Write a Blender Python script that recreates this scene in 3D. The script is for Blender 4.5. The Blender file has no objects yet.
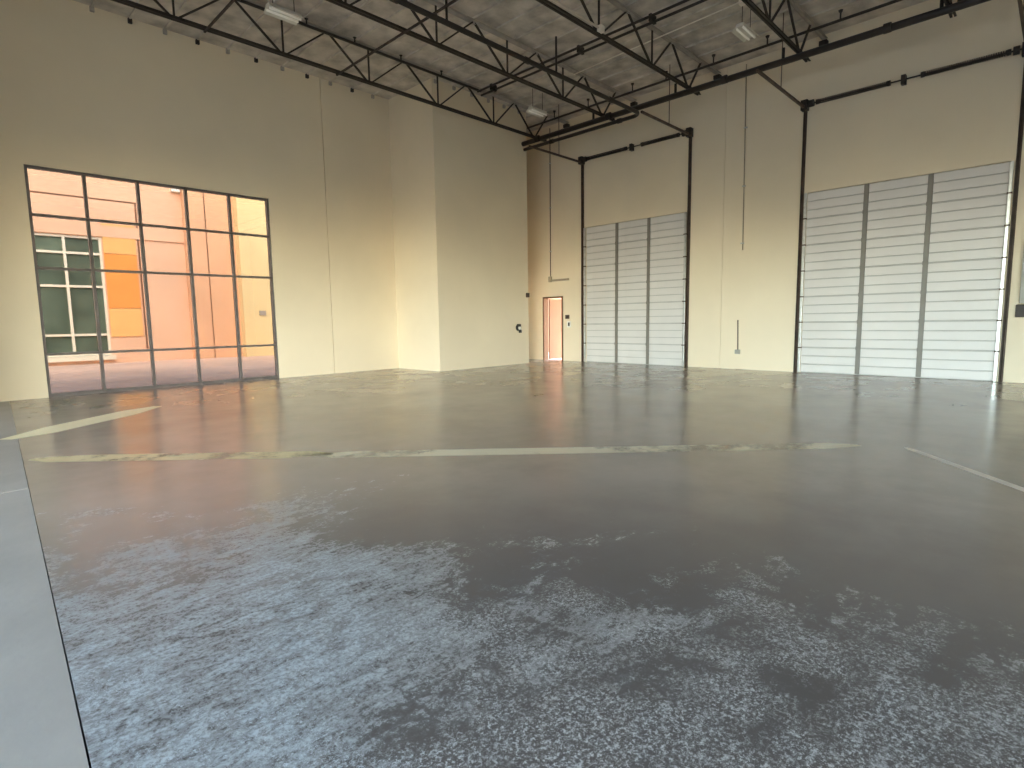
import bpy, bmesh, math, random
from mathutils import Vector, Matrix
random.seed(4)
scene = bpy.context.scene
COL = scene.collection

# ------------------------------------------------------------------ helpers
class MB:
    """collects simple solids and links them as one mesh object"""
    def __init__(self):
        self.bm = bmesh.new()
    def box(self, x0, x1, y0, y1, z0, z1, bevel=0.0):
        m = Matrix.Translation(((x0+x1)/2, (y0+y1)/2, (z0+z1)/2)) @ Matrix.Diagonal((abs(x1-x0), abs(y1-y0), abs(z1-z0), 1))
        r = bmesh.ops.create_cube(self.bm, size=1, matrix=m)
        if bevel:
            ed = list({e for v in r['verts'] for e in v.link_edges})
            bmesh.ops.bevel(self.bm, geom=ed, offset=bevel, segments=2, affect='EDGES', profile=0.5)
        return self
    def bar(self, a, b, w, h, up=(0, 0, 1)):
        """rectangular bar from a to b, w across, h along up"""
        a, b = Vector(a), Vector(b); d = (b-a); L = d.length; d.normalize()
        u = Vector(up); s = d.cross(u)
        if s.length < 1e-5:
            s = d.cross(Vector((1, 0, 0)))
        s.normalize(); u = s.cross(d)
        m = Matrix(((s.x*w, d.x*L, u.x*h, (a.x+b.x)/2), (s.y*w, d.y*L, u.y*h, (a.y+b.y)/2), (s.z*w, d.z*L, u.z*h, (a.z+b.z)/2), (0, 0, 0, 1)))
        bmesh.ops.create_cube(self.bm, size=1, matrix=m)
        return self
    def tube(self, a, b, r, seg=12, r2=None):
        a, b = Vector(a), Vector(b); d = b-a
        m = Matrix.Translation((a+b)/2) @ d.to_track_quat('Z', 'Y').to_matrix().to_4x4()
        bmesh.ops.create_cone(self.bm, cap_ends=True, segments=seg, radius1=r, radius2=r if r2 is None else r2, depth=d.length, matrix=m)
        return self
    def ball(self, c, r, seg=12):
        bmesh.ops.create_uvsphere(self.bm, u_segments=seg, v_segments=8, radius=r, matrix=Matrix.Translation(c))
        return self
    def path(self, pts, r, seg=12):
        """bent pipe through the points"""
        pts = [Vector(p) for p in pts]; rings = []
        for i, p in enumerate(pts):
            d = (pts[min(i+1, len(pts)-1)] - pts[max(i-1, 0)]).normalized()
            q = d.to_track_quat('Z', 'Y')
            rings.append([self.bm.verts.new(p + q @ Vector((r*math.cos(2*math.pi*k/seg), r*math.sin(2*math.pi*k/seg), 0))) for k in range(seg)])
        for i in range(len(rings)-1):
            best = min(range(seg), key=lambda s: sum((rings[i][k].co-rings[i+1][(k+s) % seg].co).length for k in range(seg)))
            for k in range(seg):
                self.bm.faces.new((rings[i][k], rings[i][(k+1) % seg], rings[i+1][(k+1+best) % seg], rings[i+1][(k+best) % seg]))
            rings[i+1] = rings[i+1][best:] + rings[i+1][:best]
        self.bm.faces.new(rings[0][::-1]); self.bm.faces.new(rings[-1])
        return self
    def helix(self, a, b, R, r, turns, seg=6, per=10):
        """coil spring along a to b"""
        a, b = Vector(a), Vector(b); d = b-a; q = d.to_track_quat('Z', 'Y'); n = int(turns*per); L = d.length
        pts = [a + q @ Vector((R*math.cos(2*math.pi*i/per), R*math.sin(2*math.pi*i/per), L*i/n)) for i in range(n+1)]
        return self.path(pts, r, seg)
    def poly(self, pts, z0, z1):
        lo = [self.bm.verts.new((x, y, z0)) for x, y in pts]; hi = [self.bm.verts.new((x, y, z1)) for x, y in pts]
        n = len(pts)
        self.bm.faces.new(lo[::-1]); self.bm.faces.new(hi)
        for i in range(n):
            self.bm.faces.new((lo[i], lo[(i+1) % n], hi[(i+1) % n], hi[i]))
        return self
    def build(self, name, material, parent=None, smooth=False):
        bmesh.ops.recalc_face_normals(self.bm, faces=self.bm.faces[:])
        me = bpy.data.meshes.new(name); self.bm.to_mesh(me); self.bm.free()
        if smooth:
            for p in me.polygons: p.use_smooth = len(p.vertices) == 4
        o = bpy.data.objects.new(name, me); COL.objects.link(o); me.materials.append(material)
        if parent:
            o.parent = parent; o.matrix_parent_inverse = Matrix.Translation(-parent.location)
        return o

def tag(o, label, cat, group=None, kind=None):
    o['label'] = label; o['category'] = cat
    if group: o['group'] = group
    if kind: o['kind'] = kind
    return o
def root(name, loc, label, cat, group=None, kind=None):
    o = bpy.data.objects.new(name, None); COL.objects.link(o); o.location = loc; o.empty_display_size = .2
    return tag(o, label, cat, group, kind)

# ------------------------------------------------------------------ materials
def mat(name, color, rough=0.6, metal=0.0, spec=0.5, noise=None, bump=None):
    """principled paint / metal with a soft noise wear; noise=(scale, amount), bump=(scale, strength)"""
    m = bpy.data.materials.new(name); m.use_nodes = True; nt = m.node_tree; N = nt.nodes; L = nt.links
    b = N['Principled BSDF']; b.inputs['Roughness'].default_value = rough; b.inputs['Metallic'].default_value = metal
    b.inputs['Specular IOR Level'].default_value = spec
    b.inputs['Base Color'].default_value = (*color, 1)
    tc = N.new('ShaderNodeTexCoord')
    if noise:
        n = N.new('ShaderNodeTexNoise'); n.inputs['Scale'].default_value = noise[0]; n.inputs['Detail'].default_value = 6
        L.new(tc.outputs['Object'], n.inputs['Vector'])
        r = N.new('ShaderNodeValToRGB'); a = noise[1]
        r.color_ramp.elements[0].position = .3; r.color_ramp.elements[1].position = .7
        r.color_ramp.elements[0].color = (*[c*(1-a) for c in color], 1)
        r.color_ramp.elements[1].color = (*[min(1, c*(1+a)) for c in color], 1)
        L.new(n.outputs['Fac'], r.inputs['Fac']); L.new(r.outputs['Color'], b.inputs['Base Color'])
    if bump:
        n2 = N.new('ShaderNodeTexNoise'); n2.inputs['Scale'].default_value = bump[0]; n2.inputs['Detail'].default_value = 4
        L.new(tc.outputs['Object'], n2.inputs['Vector'])
        bu = N.new('ShaderNodeBump'); bu.inputs['Strength'].default_value = bump[1]; bu.inputs['Distance'].default_value = .02
        L.new(n2.outputs['Fac'], bu.inputs['Height']); L.new(bu.outputs['Normal'], b.inputs['Normal'])
    return m

M = {}
M['wall'] = mat('cream_wall_paint', (.78, .675, .505), .75, noise=(.5, .05), bump=(6, .08))
M['deck'] = mat('roof_deck', (.55, .505, .45), .9, noise=(2.6, .30), bump=(6, .5))
M['steel'] = mat('dark_steel_primer', (.030, .021, .016), .6, noise=(8, .3))
M['web'] = mat('web_steel', (.028, .020, .016), .6, noise=(8, .3))
M['pale_steel'] = mat('top_chord_paint', (.42, .38, .335), .8, noise=(4, .15))
M['pipe'] = mat('sprinkler_pipe_paint', (.022, .016, .013), .5, noise=(5, .3))
M['galv'] = mat('galvanised_steel', (.55, .55, .53), .35, .8, noise=(12, .15))
M['rust'] = mat('brown_track_steel', (.085, .055, .04), .6, .1, noise=(6, .35))
M['panel'] = mat('white_door_panel', (.68, .655, .63), .45, noise=(1.2, .04))
M['groove'] = mat('grey_seal_and_groove_shade', (.47, .455, .435), .7, noise=(3, .08))
M['stile'] = mat('grey_stile', (.20, .185, .16), .5, noise=(4, .1))
M['frame'] = mat('bronze_window_frame', (.16, .14, .135), .45, .3, noise=(6, .12))
M['conduit'] = mat('white_conduit', (.78, .72, .64), .5, noise=(6, .05))
M['paint_conduit'] = mat('wall_coloured_conduit', (.36, .30, .21), .6, noise=(6, .08))
M['box_grey'] = mat('grey_box', (.33, .32, .28), .5, noise=(5, .08))
M['black'] = mat('black_plastic', (.02, .018, .016), .5, noise=(9, .2))
M['white'] = mat('white_plastic', (.8, .78, .72), .5, noise=(9, .04))
M['peach'] = mat('peach_stucco', (.78, .45, .27), .9, noise=(.6, .06), bump=(30, .1))
M['pinkst'] = mat('pale_pink_stucco', (.78, .49, .33), .9, noise=(.6, .06), bump=(30, .1))
M['yellow_st'] = mat('cream_stucco', (.82, .64, .34), .9, noise=(.6, .05), bump=(30, .1))
M['orange'] = mat('orange_stucco', (.85, .33, .075), .85, noise=(.9, .06))
M['orange_pale'] = mat('pale_orange_stucco', (.86, .48, .17), .85, noise=(.9, .06))
M['mullion'] = mat('cream_mullion', (.80, .74, .60), .6, noise=(4, .04))
M['greenglass'] = mat('dark_green_glazing', (.10, .135, .10), .12, noise=(.9, .45))
M['ground'] = mat('outdoor_paving', (.66, .47, .38), .9, noise=(.35, .16))
M['salmon'] = mat('salmon_stucco', (.19, .08, .046), .9, noise=(.6, .06))
M['asphalt'] = mat('asphalt', (.075, .073, .07), .9, noise=(3, .2))
M['leaf'] = mat('door_leaf_paint', (.16, .088, .052), .95, spec=.08, noise=(2, .04))

# ceiling lamp tube: a dim lamp
m = bpy.data.materials.new('lamp_tube'); m.use_nodes = True
b = m.node_tree.nodes['Principled BSDF']; b.inputs['Base Color'].default_value = (.85, .83, .76, 1)
b.inputs['Emission Color'].default_value = (1, .93, .78, 1); b.inputs['Emission Strength'].default_value = 0.03
M['tube'] = m

# window glass: thin tinted solar pane
def glass(name, tint):
    m = bpy.data.materials.new(name); m.use_nodes = True; nt = m.node_tree; N = nt.nodes; L = nt.links
    N.remove(N['Principled BSDF']); out = N['Material Output']
    t = N.new('ShaderNodeBsdfTransparent'); t.inputs['Color'].default_value = (*tint, 1)
    g = N.new('ShaderNodeBsdfGlossy'); g.inputs['Roughness'].default_value = .02
    f = N.new('ShaderNodeFresnel'); f.inputs['IOR'].default_value = 1.45
    mx = N.new('ShaderNodeMixShader'); L.new(f.outputs[0], mx.inputs[0]); L.new(t.outputs[0], mx.inputs[1]); L.new(g.outputs[0], mx.inputs[2])
    L.new(mx.outputs[0], out.inputs['Surface'])
    return m
M['glass'] = glass('tinted_window_glass', (.078, .071, .063))

# sealed concrete floor with dust
def floor_mat():
    m = bpy.data.materials.new('sealed_concrete'); m.use_nodes = True; nt = m.node_tree; N = nt.nodes; L = nt.links
    b = N['Principled BSDF']
    geo = N.new('ShaderNodeNewGeometry')
    def noise(scale, detail=6, rough=.55, dist=0.0, vec=None):
        n = N.new('ShaderNodeTexNoise'); n.inputs['Scale'].default_value = scale; n.inputs['Detail'].default_value = detail
        n.inputs['Roughness'].default_value = rough; n.inputs['Distortion'].default_value = dist
        L.new(vec or geo.outputs['Position'], n.inputs['Vector']); return n.outputs['Fac']
    def mth(op, a, b_=None, c=None, clamp=False):
        x = N.new('ShaderNodeMath'); x.operation = op; x.use_clamp = clamp
        for i, v in enumerate((a, b_, c)):
            if v is None: continue
            if isinstance(v, (int, float)): x.inputs[i].default_value = v
            else: L.new(v, x.inputs[i])
        return x.outputs[0]
    def rng(v, a, b_, c=0., d=1.):
        x = N.new('ShaderNodeMapRange'); x.clamp = True; x.interpolation_type = 'SMOOTHSTEP'
        x.inputs['From Min'].default_value = a; x.inputs['From Max'].default_value = b_; x.inputs['To Min'].default_value = c; x.inputs['To Max'].default_value = d
        L.new(v, x.inputs['Value']); return x.outputs[0]
    def mix(f, A, B):
        x = N.new('ShaderNodeMix'); x.data_type = 'RGBA'
        L.new(f, x.inputs['Factor'])
        for i, v in ((6, A), (7, B)):
            if isinstance(v, tuple): x.inputs[i].default_value = (*v, 1)
            else: L.new(v, x.inputs[i])
        return x.outputs[2]
    sep = N.new('ShaderNodeSeparateXYZ'); L.new(geo.outputs['Position'], sep.inputs[0])
    X, Y = sep.outputs[0], sep.outputs[1]
    base = mix(rng(noise(.55, 5, .6), .35, .65), (.275, .228, .195), (.34, .288, .247))
    base = mix(rng(noise(3.5, 7, .7), .38, .70, 0, .16), base, (.40, .35, .305))
    # unswept dust lies in a belt by the entrance: thick swept patches and fine grit
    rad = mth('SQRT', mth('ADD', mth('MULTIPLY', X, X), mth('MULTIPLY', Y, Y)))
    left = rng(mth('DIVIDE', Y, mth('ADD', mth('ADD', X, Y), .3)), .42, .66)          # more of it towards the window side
    streak = N.new('ShaderNodeMapping'); streak.inputs['Rotation'].default_value = (0, 0, math.radians(-28)); streak.inputs['Scale'].default_value = (1, 2.3, 1)
    L.new(geo.outputs['Position'], streak.inputs['Vector']); SV = streak.outputs[0]
    v = mth('ADD', mth('MULTIPLY', noise(1.15, 4, .6, .5), .48), mth('ADD', mth('MULTIPLY', noise(4.5, 6, .7, .4, SV), .26), mth('MULTIPLY', noise(19, 6, .8, .2), .26)))
    bias = mth('ADD', rng(rad, 2.0, 6.8, .05, -.25), mth('MULTIPLY', left, .16))
    thick = rng(mth('ADD', v, bias), .535, .69)
    fleck = rng(noise(44, 5, .8), .38, .60, .20, 1)
    swirl = rng(noise(6, 7, .75, .7, SV), .38, .60, .25, 1)
    thick = mth('MULTIPLY', thick, mth('MULTIPLY', fleck, swirl))
    gz = rng(mth('ADD', noise(2.3, 6, .7, .3), rng(rad, 1.7, 4.6, .145, -.25)), .49, .68)
    grit = mth('MULTIPLY', mth('MAXIMUM', rng(noise(62, 6, .85), .51, .60), mth('MULTIPLY', rng(noise(25, 9, .9, .3), .515, .63), .95)), gz)
    vb = mth('ADD', v, bias)
    rim = mth('MULTIPLY', rng(mth('ABSOLUTE', mth('SUBTRACT', vb, .60)), 0, .011, .85, 0), mth('MULTIPLY', rng(rad, 2.6, 3.8, 1, 0), fleck))   # tide marks where puddles dried
    thick = mth('MAXIMUM', thick, rim)
    dust = mth('MAXIMUM', mth('MULTIPLY', thick, .85), mth('MULTIPLY', grit, 1.0), clamp=True)
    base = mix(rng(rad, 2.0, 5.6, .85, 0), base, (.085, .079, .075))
    col = mix(dust, base, mix(left, (.60, .60, .59), (.52, .585, .62)))  # cool daylight put into the dust colour towards the window side
    # cut joints: fine cracks
    L.new(col, b.inputs['Base Color'])
    ro = mth('ADD', rng(noise(1.1, 6, .6), .3, .7, .19, .25), mth('MULTIPLY', dust, .45))
    L.new(ro, b.inputs['Roughness'])
    b.inputs['Specular IOR Level'].default_value = .5
    bu = N.new('ShaderNodeBump'); bu.inputs['Strength'].default_value = .06; bu.inputs['Distance'].default_value = .01
    L.new(mth('ADD', noise(2.2, 4, .5), mth('MULTIPLY', dust, .5)), bu.inputs['Height']); L.new(bu.outputs['Normal'], b.inputs['Normal'])
    return m
M['floor'] = floor_mat()
M['floor_strip'] = mat('pale_concrete', (.36, .345, .315), .45, noise=(1.3, .13), bump=(12, .1))

M['dark_concrete'] = mat('dark_concrete', (.085, .08, .074), .4, noise=(1.3, .2))
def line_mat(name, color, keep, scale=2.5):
    """floor stripe colour: breaks up by noise to the bare concrete colour"""
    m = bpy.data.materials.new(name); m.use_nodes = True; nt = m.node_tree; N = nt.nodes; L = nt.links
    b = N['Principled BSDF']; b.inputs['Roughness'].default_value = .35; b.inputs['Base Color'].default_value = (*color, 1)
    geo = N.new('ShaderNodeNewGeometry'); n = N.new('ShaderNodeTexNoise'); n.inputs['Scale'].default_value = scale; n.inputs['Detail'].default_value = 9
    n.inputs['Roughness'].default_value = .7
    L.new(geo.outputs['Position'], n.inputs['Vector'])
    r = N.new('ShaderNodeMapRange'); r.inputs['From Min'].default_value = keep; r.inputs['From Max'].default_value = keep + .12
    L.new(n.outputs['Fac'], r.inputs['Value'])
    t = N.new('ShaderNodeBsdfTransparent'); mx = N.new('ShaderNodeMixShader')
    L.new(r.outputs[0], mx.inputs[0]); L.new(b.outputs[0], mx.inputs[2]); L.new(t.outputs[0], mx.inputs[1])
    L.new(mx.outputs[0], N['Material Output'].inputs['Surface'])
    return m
M['line_bright'] = line_mat('yellow_floor_stripe', (.93, .86, .58), .2)  # bright stripe colours, broken into patches by noise
M['line_patchy'] = line_mat('patchy_yellow_floor_stripe', (.64, .55, .32), .385, 1.6)
M['line_pale'] = line_mat('cream_floor_stripe', (.74, .66, .48), .37, 1.3)
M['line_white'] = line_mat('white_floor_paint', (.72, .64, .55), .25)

# ------------------------------------------------------------------ room dimensions
YA, XJ, YC, XK, XB = 14.03, 9.56, 12.065, 13.137, 14.52
XD, YE, HC = -7.0, -9.0, 7.59
W0, WS = 1.464, .9071
W1 = W0 + 5*WS
ZT, Z1, Z2, Z3 = 4.387, 3.487, 2.492, .835
DL = (7.50, 10.86); DR = (.90, 4.47); ZD = 4.20
PD = (11.79, 12.66, 2.12)

def wall(mb, axis, p0, p1, u, z, holes):
    """slab between p0 and p1 on one axis, with rectangular holes (u0,u1,z0,z1)"""
    us = sorted({u[0], u[1], *[h[0] for h in holes], *[h[1] for h in holes]})
    for a, c in zip(us, us[1:]):
        hs = sorted([h for h in holes if h[0] <= a+1e-6 and h[1] >= c-1e-6], key=lambda h: h[2])
        zz = z[0]
        for h in hs + [(0, 0, z[1], z[1])]:
            if h[2] > zz + 1e-4:
                if axis == 'y': mb.box(a, c, p0, p1, zz, h[2])
                else: mb.box(p0, p1, a, c, zz, h[2])
            zz = max(zz, h[3])

# ------------------------------------------------------------------ setting
def jx(y): return .22 + (y-2.05)*(.33/5.84)           # the long joint between the two pours
f = MB().poly([(jx(YE)+.006, YE), (XB+.22, YE), (XB+.22, YA+.22), (jx(YA)+.006, YA+.22)], -.12, 0).build('floor', M['floor'])
tag(f, 'dark sealed concrete floor with pale dust patches in front', 'floor', kind='structure')
mb = MB()
ys = [YE, -2.0, 6.17, YA+.22]
for a, c in zip(ys, ys[1:]):
    mb.poly([(-1.2, a+.007), (jx(a)-.006, a+.007), (jx(c)-.006, c-.007), (-1.2, c-.007)], -.12, 0)
tag(mb.build('floor_strip', M['floor_strip']), 'pale concrete floor strip along the entrance side', 'floor', kind='structure')

tag(MB().box(XD-.2, -1.215, YE, YA+.22, -.12, 0).box(-1.2, 1.5, YE, YA+.22, -.128, -.121).build('floor_front', M['dark_concrete']), 'dark concrete floor inside the loading doors', 'floor', kind='structure')
mb = MB()
wall(mb, 'y', YA, YA+.2, (XD-.2, 7.490), (0, HC+.5), [(W0, W1, 0, ZT)])
wall(mb, 'y', YA, YA+.2, (7.508, XJ+.2), (0, HC+.5), [])
mb.box(7.40, 7.60, YA+.03, YA+.22, 0, HC+.5)
tag(mb.build('wall_left', M['wall']), 'cream wall holding the large gridded window', 'wall', kind='structure')
mb = MB().box(XJ, XK, YC, YA+.2, 0, HC+.5).box(XK-.1, XB+.02, YA, YA+.2, 0, HC+.5)
tag(mb.build('wall_projection', M['wall']), 'cream wall block stepping forward beside the window wall', 'wall', kind='structure')
mb = MB()
wall(mb, 'x', XB, XB+.2, (YE-.2, 6.456), (0, HC+.5), [(*DR, 0, ZD)])
wall(mb, 'x', XB, XB+.2, (6.464, YA+.2), (0, HC+.5), [(*DL, 0, ZD), (PD[0], PD[1], 0, PD[2])])
mb.box(XB+.03, XB+.22, 6.40, 6.52, 0, HC+.5)
tag(mb.build('wall_back', M['wall']), 'tall cream back wall with two sectional doors and a small doorway', 'wall', kind='structure')
tag(MB().box(-1.45, -1.215, 10.4, YA, 0, 6.3).build('wall_shade_stub', M['wall']), 'added cream stub wall, out of view, shading the window wall', 'wall', kind='structure')  # added out-of-view wall, keeps daylight off the near end of the window wall
OPEN = [(-8.6, -5.0), (-4.4, -.8), (-.2, 3.4), (4.0, 6.8)]
mb = MB(); wall(mb, 'x', XD-.2, XD, (YE-.2, YA+.2), (0, HC+.5), [(a, c, 0, 4.4) for a, c in OPEN])
tag(mb.build('wall_front', M['wall']), 'cream entrance wall with open loading doors', 'wall', kind='structure')
mb = MB().box(XD-.2, XB+.2, YE-.2, YE, 0, HC+.5)
tag(mb.build('wall_right', M['wall']), 'plain cream side wall', 'wall', kind='structure')

mb = MB().box(XD-.2, XB+.2, YE-.2, YA+.2, HC, HC+.12)
tag(mb.build('ceiling', M['deck']), 'mottled grey roof deck above the steel joists', 'ceiling', kind='structure')

# subpurlins under the deck, two feet apart
first = None
n_p = 0
for i in range(19):
    x = 2.75 + i*.628
    y1 = YA if x < XJ - .05 else YC
    if x > XK + .05: y1 = YA
    o = MB().box(x-.019, x+.019, 1.9, y1-.004, HC-.035, HC-.001).build('roof_purlin', M['deck'])
    tag(o, 'grey roof purlin fixed under the deck between joists', 'roof purlin', 'purlins under the roof deck')
    hg = MB().box(x-.035, x+.035, y1-.06, y1-.002, HC-.11, HC-.02).build('hanger', M['steel'] if i % 2 and x < XJ else M['pale_steel'], o)

# ------------------------------------------------------------------ steel joists
ZB = 6.70
def joist(y, label):
    r = root('steel_joist', (XB-.03, y, HC-.13), label, 'roof joist', 'open web joists under the roof')
    c = MB()
    for s in (-1, 1):
        c.box(XD+.6, 13.47, y+s*.012-.004*(1-s), y+s*.012+.004*(1+s), ZB, ZB+.065)      # two angles back to back
        c.box(XD+.6, 13.47, min(y+s*.012, y+s*.05), max(y+s*.012, y+s*.05), ZB, ZB+.012)
    c.build('bottom_chord', M['steel'], r)
    c = MB()
    for s in (-1, 1):
        c.box(XD+.02, XB-.01, min(y+s*.012, y+s*.02), max(y+s*.012, y+s*.02), HC-.16, HC-.095)
        c.box(XD+.02, XB-.01, min(y+s*.012, y+s*.06), max(y+s*.012, y+s*.06), HC-.103, HC-.092)
    c.build('top_chord', M['pale_steel'], r)
    nodes = [-6.3, -4.35, -2.4, -.45, 1.5, 3.47, 5.42, 7.38, 9.34, 11.27, 12.92]
    zb, zt = ZB+.035, HC-.13
    tops = [-6.85] + [(a+b)/2 for a, b in zip(nodes, nodes[1:])] + [13.55]
    for i, n in enumerate(nodes):
        for t, s in ((tops[i], -1), (tops[i+1], 1)):
            if t < XD+.1: continue
            MB().bar((n+s*.05, y, zb), (t-s*.03, y, zt), .030, .040, (0, 1, 0)).build('web_diagonal', M['web'], r)
        if i < len(nodes)-1:
            MB().bar((n, y, zb), (n, y, zt), .03, .03, (0, 1, 0)).build('web_vertical', M['web'], r)
    # end strut up to the wall ledger and the bearing seat on the wall
    MB().box(XB-.14, XB-.003, y-.08, y+.08, HC-.26, HC-.165).build('bearing_seat', M['steel'], r)
    return r
JY = [11.555, 9.115, 6.675, 4.236, 1.796]
JL = ['first steel joist from the window wall, crossing above the projecting wall',
      'second steel joist from the window wall, just beyond the thick black pipe',
      'third steel joist from the window wall, with white tube along its lower chord',
      'fourth steel joist from the window wall, ending above the nearer sectional door edge',
      'steel joist farthest from the window wall, only its lower end showing at top edge']
for y, l in zip(JY, JL): joist(y, l)

# horizontal bridging rows at bottom chord level
for x, l in ((3.97, 'dark steel bridging bar from the first joist, nearest the entrance'), (6.60, 'dark steel bridging bar crossing the first two joists, farther from entrance')):
    o = MB().bar((x, 11.6, ZB-.02), (x, 4.2, ZB-.02), .032, .032).build('bridging_bar', M['steel'])
    tag(o, l, 'bridging bar', 'bridging bars between joists')

# ------------------------------------------------------------------ sprinkler pipework
def coupling(p, ax, rad, parent):
    d = Vector(ax)*.06
    MB().tube(Vector(p)-d, Vector(p)+d, rad*1.28, 14).build('coupling', M['pipe'], parent)
r = root('sprinkler_main_pipe', (12.95, 7.95, 6.43), 'thick black pipe crossing the room below the joists and turning along the back wall', 'pipe')
pts = [(XD+.5, 7.95, 6.46), (12.70, 7.95, 6.46)]
for k in range(1, 7):
    a = k*math.pi/14
    pts.append((12.70+.25*math.sin(a), 8.20-.25*math.cos(a), 6.46))
pts.append((12.95, 8.2, 6.46)); pts += [(12.95, 11.98, 6.46)]
MB().path(pts, .047, 14).build('pipe_run', M['pipe'], r, True)
for x in (5.6, 8.7, 11.6): coupling((x, 7.95, 6.46), (1, 0, 0), .047, r)
for y in (8.6, 10.9): coupling((12.95, y, 6.46), (0, 1, 0), .047, r)
for x in (6.67, 9.61):
    MB().tube((x, 7.95, 6.50), (x, 7.95, 7.35 if x < 8 else 7.20), .022).build('riser', M['pipe'], r)

r = root('wall_side_pipe', (13.03, 5, 6.62), 'thick dark pipe running under the joist ends parallel to the back wall', 'pipe')
MB().tube((12.88, YE+.02, 6.64), (12.96, YC-.02, 6.64), .068, 14).build('pipe_run', M['pipe'], r, True)
for y in (2.7, 5.8, 8.9, 11.4): coupling((12.90, y, 6.64), (0, 1, 0), .068, r)
for y in (1.9, 4.55, 7.0, 9.4):
    MB().tube((12.91, y, 6.68), (12.91, y, 6.90), .03).build('hanger', M['pipe'], r)

BX = 13.08
r = root('sprinkler_branch_pipe', (BX, 6, 7.15), 'thin dark sprinkler pipe above the thick back wall pipe', 'pipe', 'sprinkler branch pipes')
MB().tube((BX-.10, YE+.02, 7.15), (BX+.09, YC-.02, 7.15), .028).build('pipe_run', M['pipe'], r, True)
for y in (2.35, 3.55, 4.95, 6.15, 7.35, 8.3, 9.7, 10.9):
    h = MB().tube((BX, y, 7.15), (BX, y, 7.29), .016).tube((BX, y, 7.29), (BX, y, 7.33), .03, 10, .045).build('sprinkler_head', M['pipe'], r)
U0 = JY[0]-.09
r = root('sprinkler_branch_pipe', (5, U0, 7.40), 'thin dark sprinkler pipe running alongside the joist nearest the window', 'pipe', 'sprinkler branch pipes')
MB().tube((XD+.3, U0, 7.40), (10.72, U0, 7.40), .030).build('pipe_run', M['pipe'], r, True)
for x in (5.9, 7.0, 8.2, 9.4):
    MB().tube((x, U0, 7.40), (x, U0, 7.50), .016).tube((x, U0, 7.50), (x, U0, 7.53), .02, 10, .04).build('sprinkler_head', M['pipe'], r)
r = root('twin_cross_pipe', (10.5, 8, 7.30), 'pair of slim dark pipes running side by side across the joists', 'pipe')
for dx, dz in ((-.02, .03), (.11, -.03)):
    MB().tube((10.59+dx, 11.42, 7.31+dz), (10.59+dx, 1.2, 7.31+dz), .027).build('pipe_run', M['pipe'], r, True)
for y in (10.9, 8.1, 6.3): MB().box(10.54, 10.74, y-.03, y+.03, 7.24, 7.38).build('clamp', M['pipe'], r)

# slim conduit and white tube in the roof
r = root('white_roof_tube', (8.4, 6.675, 6.72), 'white tube lying along the lower chord of the third joist', 'conduit')
MB().tube((5.5, 6.62, 6.79), (9.30, 6.62, 6.79), .020).build('tube', M['conduit'], r, True)
MB().box(9.25, 9.37, 6.56, 6.66, 6.72, 6.84, .008).build('junction_box', M['conduit'], r)
r = root('pink_roof_conduit', (11.5, 7, 7.36), 'thin pinkish conduit under the deck ending in a white box', 'conduit')
MB().tube((11.62, 9.05, 7.36), (11.40, 4.85, 7.36), .014).build('tube', M['conduit'], r, True)
MB().box(11.34, 11.46, 4.72, 4.86, 7.29, 7.41, .008).build('junction_box', M['conduit'], r)

# ------------------------------------------------------------------ strip lamps hung from the roof
M['lamp_body'] = mat('lamp_body_paint', (.66, .63, .55), .5, noise=(6, .05))
def lamp(x, y, label):
    r = root('ceiling_light', (x, y, HC-.1), label, 'ceiling light', 'strip lights hung from the roof')
    z = 7.0
    MB().box(x-.31, x+.31, y-.075, y+.075, z+.03, z+.10, .012).build('housing', M['lamp_body'], r)
    c = MB()
    for s in (-1, 1):
        c.bm.faces.new([c.bm.verts.new(p) for p in ((x-.31, y+s*.07, z+.06), (x+.31, y+s*.07, z+.06), (x+.31, y+s*.17, z-.01), (x-.31, y+s*.17, z-.01))])
    o = c.build('reflector', M['lamp_body'], r)
    sm = o.modifiers.new('thick', 'SOLIDIFY'); sm.thickness = .006
    for s in (-1, 1):
        MB().tube((x-.295, y+s*.06, z+.005), (x+.295, y+s*.06, z+.005), .02).build('lamp_tube', M['tube'], r, True)
    for s in (-1, 1):
        MB().tube((x+s*.2, y, z+.10), (x+s*.2, y, HC-.002), .007, 8).build('hanger', M['black'], r)
lamp(5.05, 10.65, 'twin tube strip light nearest the window wall, by the first joist')
lamp(12.15, 10.72, 'strip light above the corner by the projecting wall')
lamp(11.95, 4.95, 'strip light hanging between the two sectional doors near the back wall')

# ------------------------------------------------------------------ window in the left wall
r = root('window_1', ((W0+W1)/2, YA+.08, 0), 'large gridded window of five by four panes in the left wall', 'window', kind='structure')
ya, yb = YA+.03, YA+.13
c = MB(); c.box(W0, W0+.05, ya, yb, 0, ZT); c.box(W1-.05, W1, ya, yb, 0, ZT); c.box(W0+.05, W1-.05, ya, yb, ZT-.05, ZT); c.box(W0+.05, W1-.05, ya, yb, .003, .07)
c.build('window_frame', M['frame'], r)
for i in range(1, 5):
    x = W0 + i*WS
    MB().box(x-.026, x+.026, ya, yb, .07, ZT-.05).build('mullion', M['frame'], r)
for z in (Z1, Z2, Z3):
    MB().box(W0+.05, W1-.05, ya+.005, yb-.005, z-.024, z+.024).build('transom', M['frame'], r)
c = MB()
zz = [.07, Z3, Z2, Z1, ZT-.05]
c.bm.faces.new([c.bm.verts.new(p) for p in ((W0+.04, YA+.08, .06), (W1-.04, YA+.08, .06), (W1-.04, YA+.08, ZT-.04), (W0+.04, YA+.08, ZT-.04))])
c.build('glazing', M['glass'], r)

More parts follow.
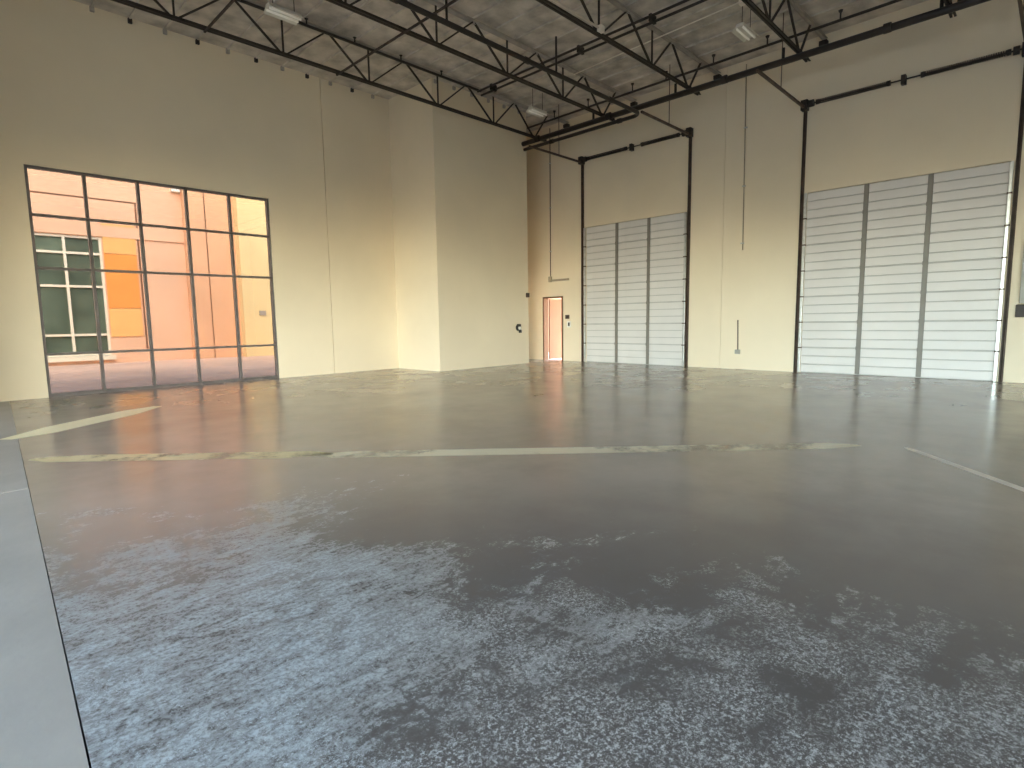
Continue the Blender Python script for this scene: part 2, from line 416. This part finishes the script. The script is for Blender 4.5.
# ------------------------------------------------------------------ sectional doors in the back wall
def sectional_door(name, y0, y1, stiles, label, springs, arm, arm_x, hi, mirror=False):
    r = root(name, (XB, (y0+y1)/2, 0), label, 'sectional door', kind='structure')
    n = 7; h = ZD/n; xf = XB+.03
    for k in range(n):
        c = MB()
        z0 = k*h; z1 = (k+1)*h + (.06 if k == n-1 else .0)
        bk = MB().box(xf+.040, xf+.07, y0-.05, y1+.05, z0, z1)
        for q in range(3):                                  # pressed ribs
            a = z0 + q*h/3 + (.018 if q == 0 else .011); e = z0 + (q+1)*h/3 - (.018 if q == 2 else .011)
            c.bm.faces.ensure_lookup_table()
            c.box(xf+.002, xf+.044, y0-.05, y1+.05, a, e, .004)
        o = c.build('door_section', M['panel'], r)
        bk.build('joint_backing', M['groove'], o)  # grey behind the ribs: joint seals, plus groove shade put into the colour
    for ysx in stiles:
        MB().box(xf-.022, xf+.006, ysx-.045, ysx+.045, .02, ZD-.005, .004).build('centre_stile', M['stile'], r)
        for k in range(1, n):
            MB().box(xf-.032, xf-.02, ysx-.05, ysx+.05, k*h-.04, k*h+.04).build('hinge', M['stile'], r)
    for s, yp in ((-1, y0), (1, y1)):
        zt = hi
        yo = yp + s*.10
        # wall angle carrying the track and the galvanised track itself
        MB().box(XB-.085, XB-.001, yo-.010, yo+.010, 0, zt).box(XB-.016, XB-.001, yo-.035, yo+.035, 0, zt).box(XB-.085, XB-.07, yo-.022, yo+.022, 0, zt).build('vertical_track', M['rust'], r)
        MB().box(XB-.075, XB-.03, yo-s*.085-.028, yo-s*.085+.028, .01, ZD-.02, .006).build('guide_rail', M['galv'], r)
        for k in range(1, n):
            MB().box(XB-.085, XB-.02, yo-s*.085-.04, yo-s*.085+.04, k*h-.015, k*h+.015).build('roller', M['rust'], r)
        MB().box(XB-.17, XB-.001, yo-.07, yo+.07, zt-.10, zt+.12, .006).build('bearing_plate', M['steel'], r)
        MB().tube((XB-.10, yo-s*.10, hi+.02), (XB-.10, yo-s*.19, hi+.02), .075, 16).build('cable_drum', M['steel'], r)
        MB().bar((XB-.16, yo, zt-.04), (arm_x, yo, zt-.04), .045, .05).build('horizontal_track', M['rust'], r)
        if arm:
            MB().tube((arm_x+1.3, yo, zt-.02), (arm_x+1.3, yo, HC-.002), .010, 8).build('hanger_rod', M['rust'], r)
    z = hi+.02; x = XB-.10
    MB().tube((x, y0-.1, z), (x, y1+.1, z), .016).build('torsion_shaft', M['steel'], r)
    for a, e in springs:
        c = MB(); c.helix((x, a, z), (x, e, z), .042, .011, (e-a)/.035)
        c.tube((x, a-.03, z), (x, a+.03, z), .055).tube((x, e-.03, z), (x, e+.03, z), .055)
        c.build('torsion_spring', M['steel'], r)
    MB().box(x-.04, XB-.001, (y0+y1)/2-.04, (y0+y1)/2+.04, z-.09, z+.09).build('centre_bracket', M['steel'], r)
    return r
sectional_door('door_1', *DL, (9.73, 8.65), 'closed white sectional door nearer the corner doorway', [(7.72, 8.82), (9.36, 10.70)], True, 12.05, 6.20)
sectional_door('door_2', *DR, (3.27, 2.13), 'closed white sectional door at the right side of back wall', [(1.05, 2.36), (2.94, 4.30)], True, 11.6, 6.13)

# ------------------------------------------------------------------ small doorway with open leaf
r = root('door_3', (XB, (PD[0]+PD[1])/2, 0), 'small open doorway in the corner with sunlit wall outside', 'door', kind='structure')
c = MB(); c.box(XB-.02, XB+.21, PD[0], PD[0]+.05, 0, PD[2]); c.box(XB-.02, XB+.21, PD[1]-.05, PD[1], 0, PD[2]); c.box(XB-.02, XB+.21, PD[0]+.05, PD[1]-.05, PD[2]-.05, PD[2])
c.build('door_frame', M['leaf'], r)
lf = MB().box(XB+.22, XB+1.02, PD[1]-.10, PD[1]-.055, .01, PD[2]-.06, .004).build('door_leaf', M['leaf'], r)
MB().tube((XB+.93, PD[1]-.16, 1.0), (XB+.93, PD[1]-.10, 1.0), .02).tube((XB+.93, PD[1]-.16, 1.0), (XB+.82, PD[1]-.16, 1.0), .012).build('door_handle', M['galv'], lf)

# ------------------------------------------------------------------ small things on the walls
r = root('wall_fitting', (12.65, YC, 1.12), 'small round dark fitting with pale middle on projecting wall', 'wall fitting')
c = MB(); c.tube((12.65, YC-.001, 1.13), (12.65, YC-.05, 1.13), .10, 20); c.box(12.60, 12.70, YC-.09, YC-.001, 1.16, 1.24, .01); c.build('back_plate', M['black'], r)
MB().tube((12.66, YC-.051, 1.12), (12.66, YC-.075, 1.12), .055, 18).build('face', M['white'], r)
MB().box(12.62, 12.71, YC-.11, YC-.051, .97, 1.06, .012).build('lower_grip', M['black'], r)
r = root('wall_sensor', (13.07, YC, 2.1), 'tiny dark box at the edge of projecting wall', 'sensor')
MB().box(13.02, 13.13, YC-.07, YC-.001, 2.06, 2.20, .01).build('housing', M['rust'], r)
MB().tube((13.075, YC-.07, 2.13), (13.075, YC-.085, 2.13), .025).build('lens', M['black'], r)
def plate(y, z, w, h, material, dark, name, label, cat):
    r = root(name, (XB, y, z), label, cat)
    MB().box(XB-.04, XB-.001, y-w/2, y+w/2, z-h/2, z+h/2, .006).build('box', material, r)
    MB().box(XB-.055, XB-.04, y-w*.28, y+w*.1, z-h*.3, z+h*.3, .003).build('switch', dark, r)
plate(11.60, 1.44, .15, .13, M['rust'], M['black'], 'switch_box', 'upper dark switch box right of the small doorway', 'switch')
plate(11.53, 1.20, .15, .20, M['white'], M['black'], 'control_station', 'white control box with dark button below the dark switch', 'control box')
r = root('wall_bar', (XB, 11.9, 2.65), 'thin tan bar fixed above the small doorway', 'bar')
MB().box(XB-.05, XB-.001, 11.53, 12.30, 2.615, 2.68, .006).build('bar', M['paint_conduit'], r)
MB().box(XB-.07, XB-.001, 12.25, 12.36, 2.60, 2.78, .006).build('end_box', M['paint_conduit'], r)
r = root('wall_conduit', (XB, 12.28, 2.7), 'thin vertical conduit rising to the roof above the small doorway', 'conduit')
MB().tube((XB-.02, 12.30, 2.79), (XB-.02, 12.28, HC-.1), .014, 10).build('tube', M['rust'], r, True)
for z in (3.6, 5.0, 6.4): MB().box(XB-.04, XB-.001, 12.255, 12.325, z-.015, z+.015).build('strap', M['galv'], r)
r = root('wall_conduit', (XB, 5.96, 3.0), 'long vertical conduit high on the wall between the sectional doors', 'conduit')
MB().tube((XB-.02, 5.93, 3.03), (XB-.02, 5.97, HC-.1), .014, 10).build('tube', M['paint_conduit'], r, True)
for z in (3.2, 4.6, 6.0): MB().box(XB-.04, XB-.001, 5.905, 5.985, z-.015, z+.015).build('strap', M['galv'], r)
r = root('outlet_conduit', (XB, 5.96, .4), 'short low conduit ending in an outlet box between the sectional doors', 'conduit')
MB().tube((XB-.02, 5.98, .50), (XB-.02, 6.0, 1.27), .014, 10).build('tube', M['rust'], r, True)
MB().box(XB-.05, XB-.001, 5.92, 6.05, .40, .51, .006).build('outlet_box', M['box_grey'], r)
r = root('wall_cabinet', (XB, .5, 1.3), 'tall grey cabinet on the wall at right edge of the picture', 'control cabinet')
MB().box(XB-.14, XB-.001, .22, .62, 1.52, 2.68, .01).build('cabinet', M['box_grey'], r)
MB().box(XB-.12, XB-.001, .30, .66, 1.26, 1.50, .01).build('lower_box', M['steel'], r)
MB().tube((XB-.03, .42, 2.68), (XB-.03, .42, 6.2), .02, 10).build('conduit', M['paint_conduit'], r)

# ------------------------------------------------------------------ stripes and lines on the floor
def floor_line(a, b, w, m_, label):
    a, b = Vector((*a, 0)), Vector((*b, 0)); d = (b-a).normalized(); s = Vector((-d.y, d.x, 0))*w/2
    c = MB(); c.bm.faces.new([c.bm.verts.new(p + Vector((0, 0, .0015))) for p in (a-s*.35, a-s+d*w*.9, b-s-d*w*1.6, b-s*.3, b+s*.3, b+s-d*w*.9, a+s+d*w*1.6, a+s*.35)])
    return tag(c.build('floor_stripe', m_), label, 'floor marking', 'stripes and lines on the floor', 'structure')
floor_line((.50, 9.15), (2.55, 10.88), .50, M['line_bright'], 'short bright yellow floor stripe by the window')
floor_line((.60, 7.55), (2.78, 5.33), .30, M['line_patchy'], 'patchy yellow floor line, one end near the entrance')
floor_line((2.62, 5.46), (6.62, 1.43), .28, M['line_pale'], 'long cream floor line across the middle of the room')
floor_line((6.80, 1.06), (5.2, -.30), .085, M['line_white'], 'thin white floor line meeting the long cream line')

# ------------------------------------------------------------------ outdoors
mb = MB().box(XD-.2, 70, -60, 80, -.30, -.13)
tag(mb.build('ground', M['ground']), 'pinkish grey paving outside the window', 'ground', kind='structure')
YF = 28.0
mb = MB().box(-60, XD-.2, -60, 80, -.30, -.13)
tag(mb.build('ground_yard', M['asphalt']), 'dark asphalt yard outside the entrance', 'ground', kind='structure')
tag(MB().box(XB+.2, 18.0, 10.6, 17.0, 2.75, 2.95).build('door_shade_canopy', M['pinkst']), 'added unseen canopy shading the outside of the small doorway', 'canopy', kind='structure')  # added slab, cuts the skylight on the leaf and wall outside
r = root('neighbouring_building', (6, YF, 0), 'peach stuccoed building with green glazing seen through the window', 'building')
c = MB(); wall(c, 'y', YF, YF+.3, (-14, 8.1), (-.13, 9.2), [(-.2, 5.08, .20, 4.95)]); c.box(-.3, 5.2, YF+.9, YF+1.0, 0, 5.2)
c.build('wall', M['pinkst'], r)
c = MB().box(8.1, 10.15, YF-.35, YF+.3, -.13, 9.2); c.build('pilaster', M['peach'], r)
c = MB().box(10.15, 26, YF-.8, YF+.3, -.13, 9.2); c.build('bright_wall', M['yellow_st'], r)
MB().box(-14, 8.1, YF-.06, YF, 4.97, 5.42).build('canopy_band', M['pinkst'], r)
MB().box(5.12, 6.25, YF-.05, YF, 4.32, 5.50).build('upper_panel', M['orange_pale'], r)
MB().box(5.12, 6.25, YF-.05, YF, 2.12, 4.30).build('orange_panel', M['orange'], r)
MB().box(5.12, 6.25, YF-.05, YF, .95, 2.10).build('lower_panel', M['orange_pale'], r)
c = MB(); c.box(-14, 6.4, YF-.012, YF, 6.42, 6.47); c.box(6.33, 6.39, YF-.012, YF, .3, 6.42); c.box(-14, 8.1, YF-.012, YF, 7.35, 7.39)
c.box(8.9, 8.94, YF-.36, YF-.35, -.1, 9.2)
c.build('reveal', M['salmon'], r)
w = MB(); w.box(-.2, 5.08, YF+.12, YF+.14, .20, 4.95); gl = w.build('glazing', M['greenglass'], r)
fr = MB()
for x in (-.15, .6, 1.7, 2.75, 3.87, 5.04): fr.box(x-.045, x+.045, YF+.02, YF+.12, .2, 4.95)
for z in (.25, 1.05, 2.97, 4.27, 4.90): fr.box(-.2, 5.08, YF+.03, YF+.115, z-.045, z+.045)
fr.build('mullion_grid', M['mullion'], r)
MB().box(-.4, 5.2, YF-.15, YF+.1, .02, .20).build('sill', M['mullion'], r)
MB().box(7.72, 8.06, YF-.2, YF, 7.10, 7.36, .02).build('wall_lamp', M['white'], r)
MB().box(10.85, 11.15, YF-.84, YF-.8, 1.78, 2.0).build('sign_plate', M['box_grey'], r)
c = MB().box(15.2, 34, 17.0, 17.3, -.13, 6.0)
tag(c.build('outdoor_wall', M['salmon']), 'sunlit peach wall seen through the small doorway', 'outside wall', kind='structure')

# ------------------------------------------------------------------ light: sky, sun, portals in the real openings
w = bpy.data.worlds.new('sky'); scene.world = w; w.use_nodes = True; nt = w.node_tree
bg = nt.nodes['Background']
sky = nt.nodes.new('ShaderNodeTexSky'); sky.sky_type = 'NISHITA'; sky.sun_disc = False
sky.sun_elevation = math.radians(49); sky.sun_rotation = math.radians(200); sky.air_density = 1.0; sky.dust_density = 3.0; sky.ozone_density = 1.0
hs = nt.nodes.new('ShaderNodeHueSaturation'); hs.inputs['Saturation'].default_value = .95
nt.links.new(sky.outputs[0], hs.inputs['Color']); vm = nt.nodes.new('ShaderNodeVectorMath'); vm.operation = 'MULTIPLY'; vm.inputs[1].default_value = (.92, 1.02, 1.03)
nt.links.new(hs.outputs[0], vm.inputs[0])
# hazy bright band of sky low over the horizon
tcw = nt.nodes.new('ShaderNodeTexCoord'); sx = nt.nodes.new('ShaderNodeSeparateXYZ'); nt.links.new(tcw.outputs['Generated'], sx.inputs[0])
def wm(op, a, b_):
    n = nt.nodes.new('ShaderNodeMath'); n.operation = op
    for i, v in enumerate((a, b_)):
        if isinstance(v, (int, float)): n.inputs[i].default_value = v
        else: nt.links.new(v, n.inputs[i])
    return n.outputs[0]
glow = wm('MULTIPLY', wm('POWER', wm('SUBTRACT', 1.0, wm('ABSOLUTE', sx.outputs[2], 0)), 10.0), 3.0)
hz = nt.nodes.new('ShaderNodeVectorMath'); hz.operation = 'SCALE'; nt.links.new(vm.outputs[0], hz.inputs[0]); nt.links.new(wm('ADD', glow, 1.0), hz.inputs['Scale'])
nt.links.new(hz.outputs[0], bg.inputs['Color']); bg.inputs['Strength'].default_value = 1.0

sd = bpy.data.lights.new('sun', 'SUN'); sd.energy = 1.0; sd.angle = math.radians(.6); sd.color = (1, .86, .70)
so = bpy.data.objects.new('sun', sd); COL.objects.link(so)
so.rotation_euler = Vector((.04, .75, -.66)).to_track_quat('-Z', 'Y').to_euler()

def portal(loc, rot, sx, sy):
    l = bpy.data.lights.new('daylight_portal', 'AREA'); l.shape = 'RECTANGLE'; l.size = sx; l.size_y = sy; l.cycles.is_portal = True
    o = bpy.data.objects.new('daylight_portal', l); COL.objects.link(o); o.location = loc; o.rotation_euler = rot
for a, c_ in OPEN:
    portal((XD-.21, (a+c_)/2, 2.2), Vector((1, 0, 0)).to_track_quat('-Z', 'Z').to_euler(), c_-a, 4.4)
portal(((W0+W1)/2, YA+.25, ZT/2), Vector((0, -1, 0)).to_track_quat('-Z', 'Z').to_euler(), W1-W0, ZT)
portal((XB+.25, (PD[0]+PD[1])/2, PD[2]/2), Vector((-1, 0, 0)).to_track_quat('-Z', 'Z').to_euler(), PD[1]-PD[0], PD[2])

# ------------------------------------------------------------------ camera
F_PX, YAW, PITCH, ROLL = 562.2287, .7739, .1121, -.0159
cam = bpy.data.cameras.new('camera'); co = bpy.data.objects.new('camera', cam); COL.objects.link(co)
cam.sensor_width = 36; cam.lens = F_PX/1024*36; cam.clip_start = .05; cam.clip_end = 300
Fv = Vector((math.cos(YAW)*math.cos(PITCH), math.sin(YAW)*math.cos(PITCH), -math.sin(PITCH)))
R0 = Vector((math.sin(YAW), -math.cos(YAW), 0)); U0v = R0.cross(Fv)
Rv = math.cos(ROLL)*R0 + math.sin(ROLL)*U0v; Uv = -math.sin(ROLL)*R0 + math.cos(ROLL)*U0v
co.matrix_world = Matrix(((Rv.x, Uv.x, -Fv.x, 0), (Rv.y, Uv.y, -Fv.y, 0), (Rv.z, Uv.z, -Fv.z, 1.345), (0, 0, 0, 1)))
scene.camera = co

vs = scene.view_settings
vs.view_transform = 'Standard'; vs.look = 'None'; vs.gamma = 1; vs.use_curve_mapping = False
vs.exposure = 1.95
scene.cycles.max_bounces = 12; scene.cycles.diffuse_bounces = 8; scene.cycles.glossy_bounces = 4; scene.cycles.transparent_max_bounces = 8
scene.cycles.use_denoising = True
scene.cycles.sample_clamp_indirect = 8
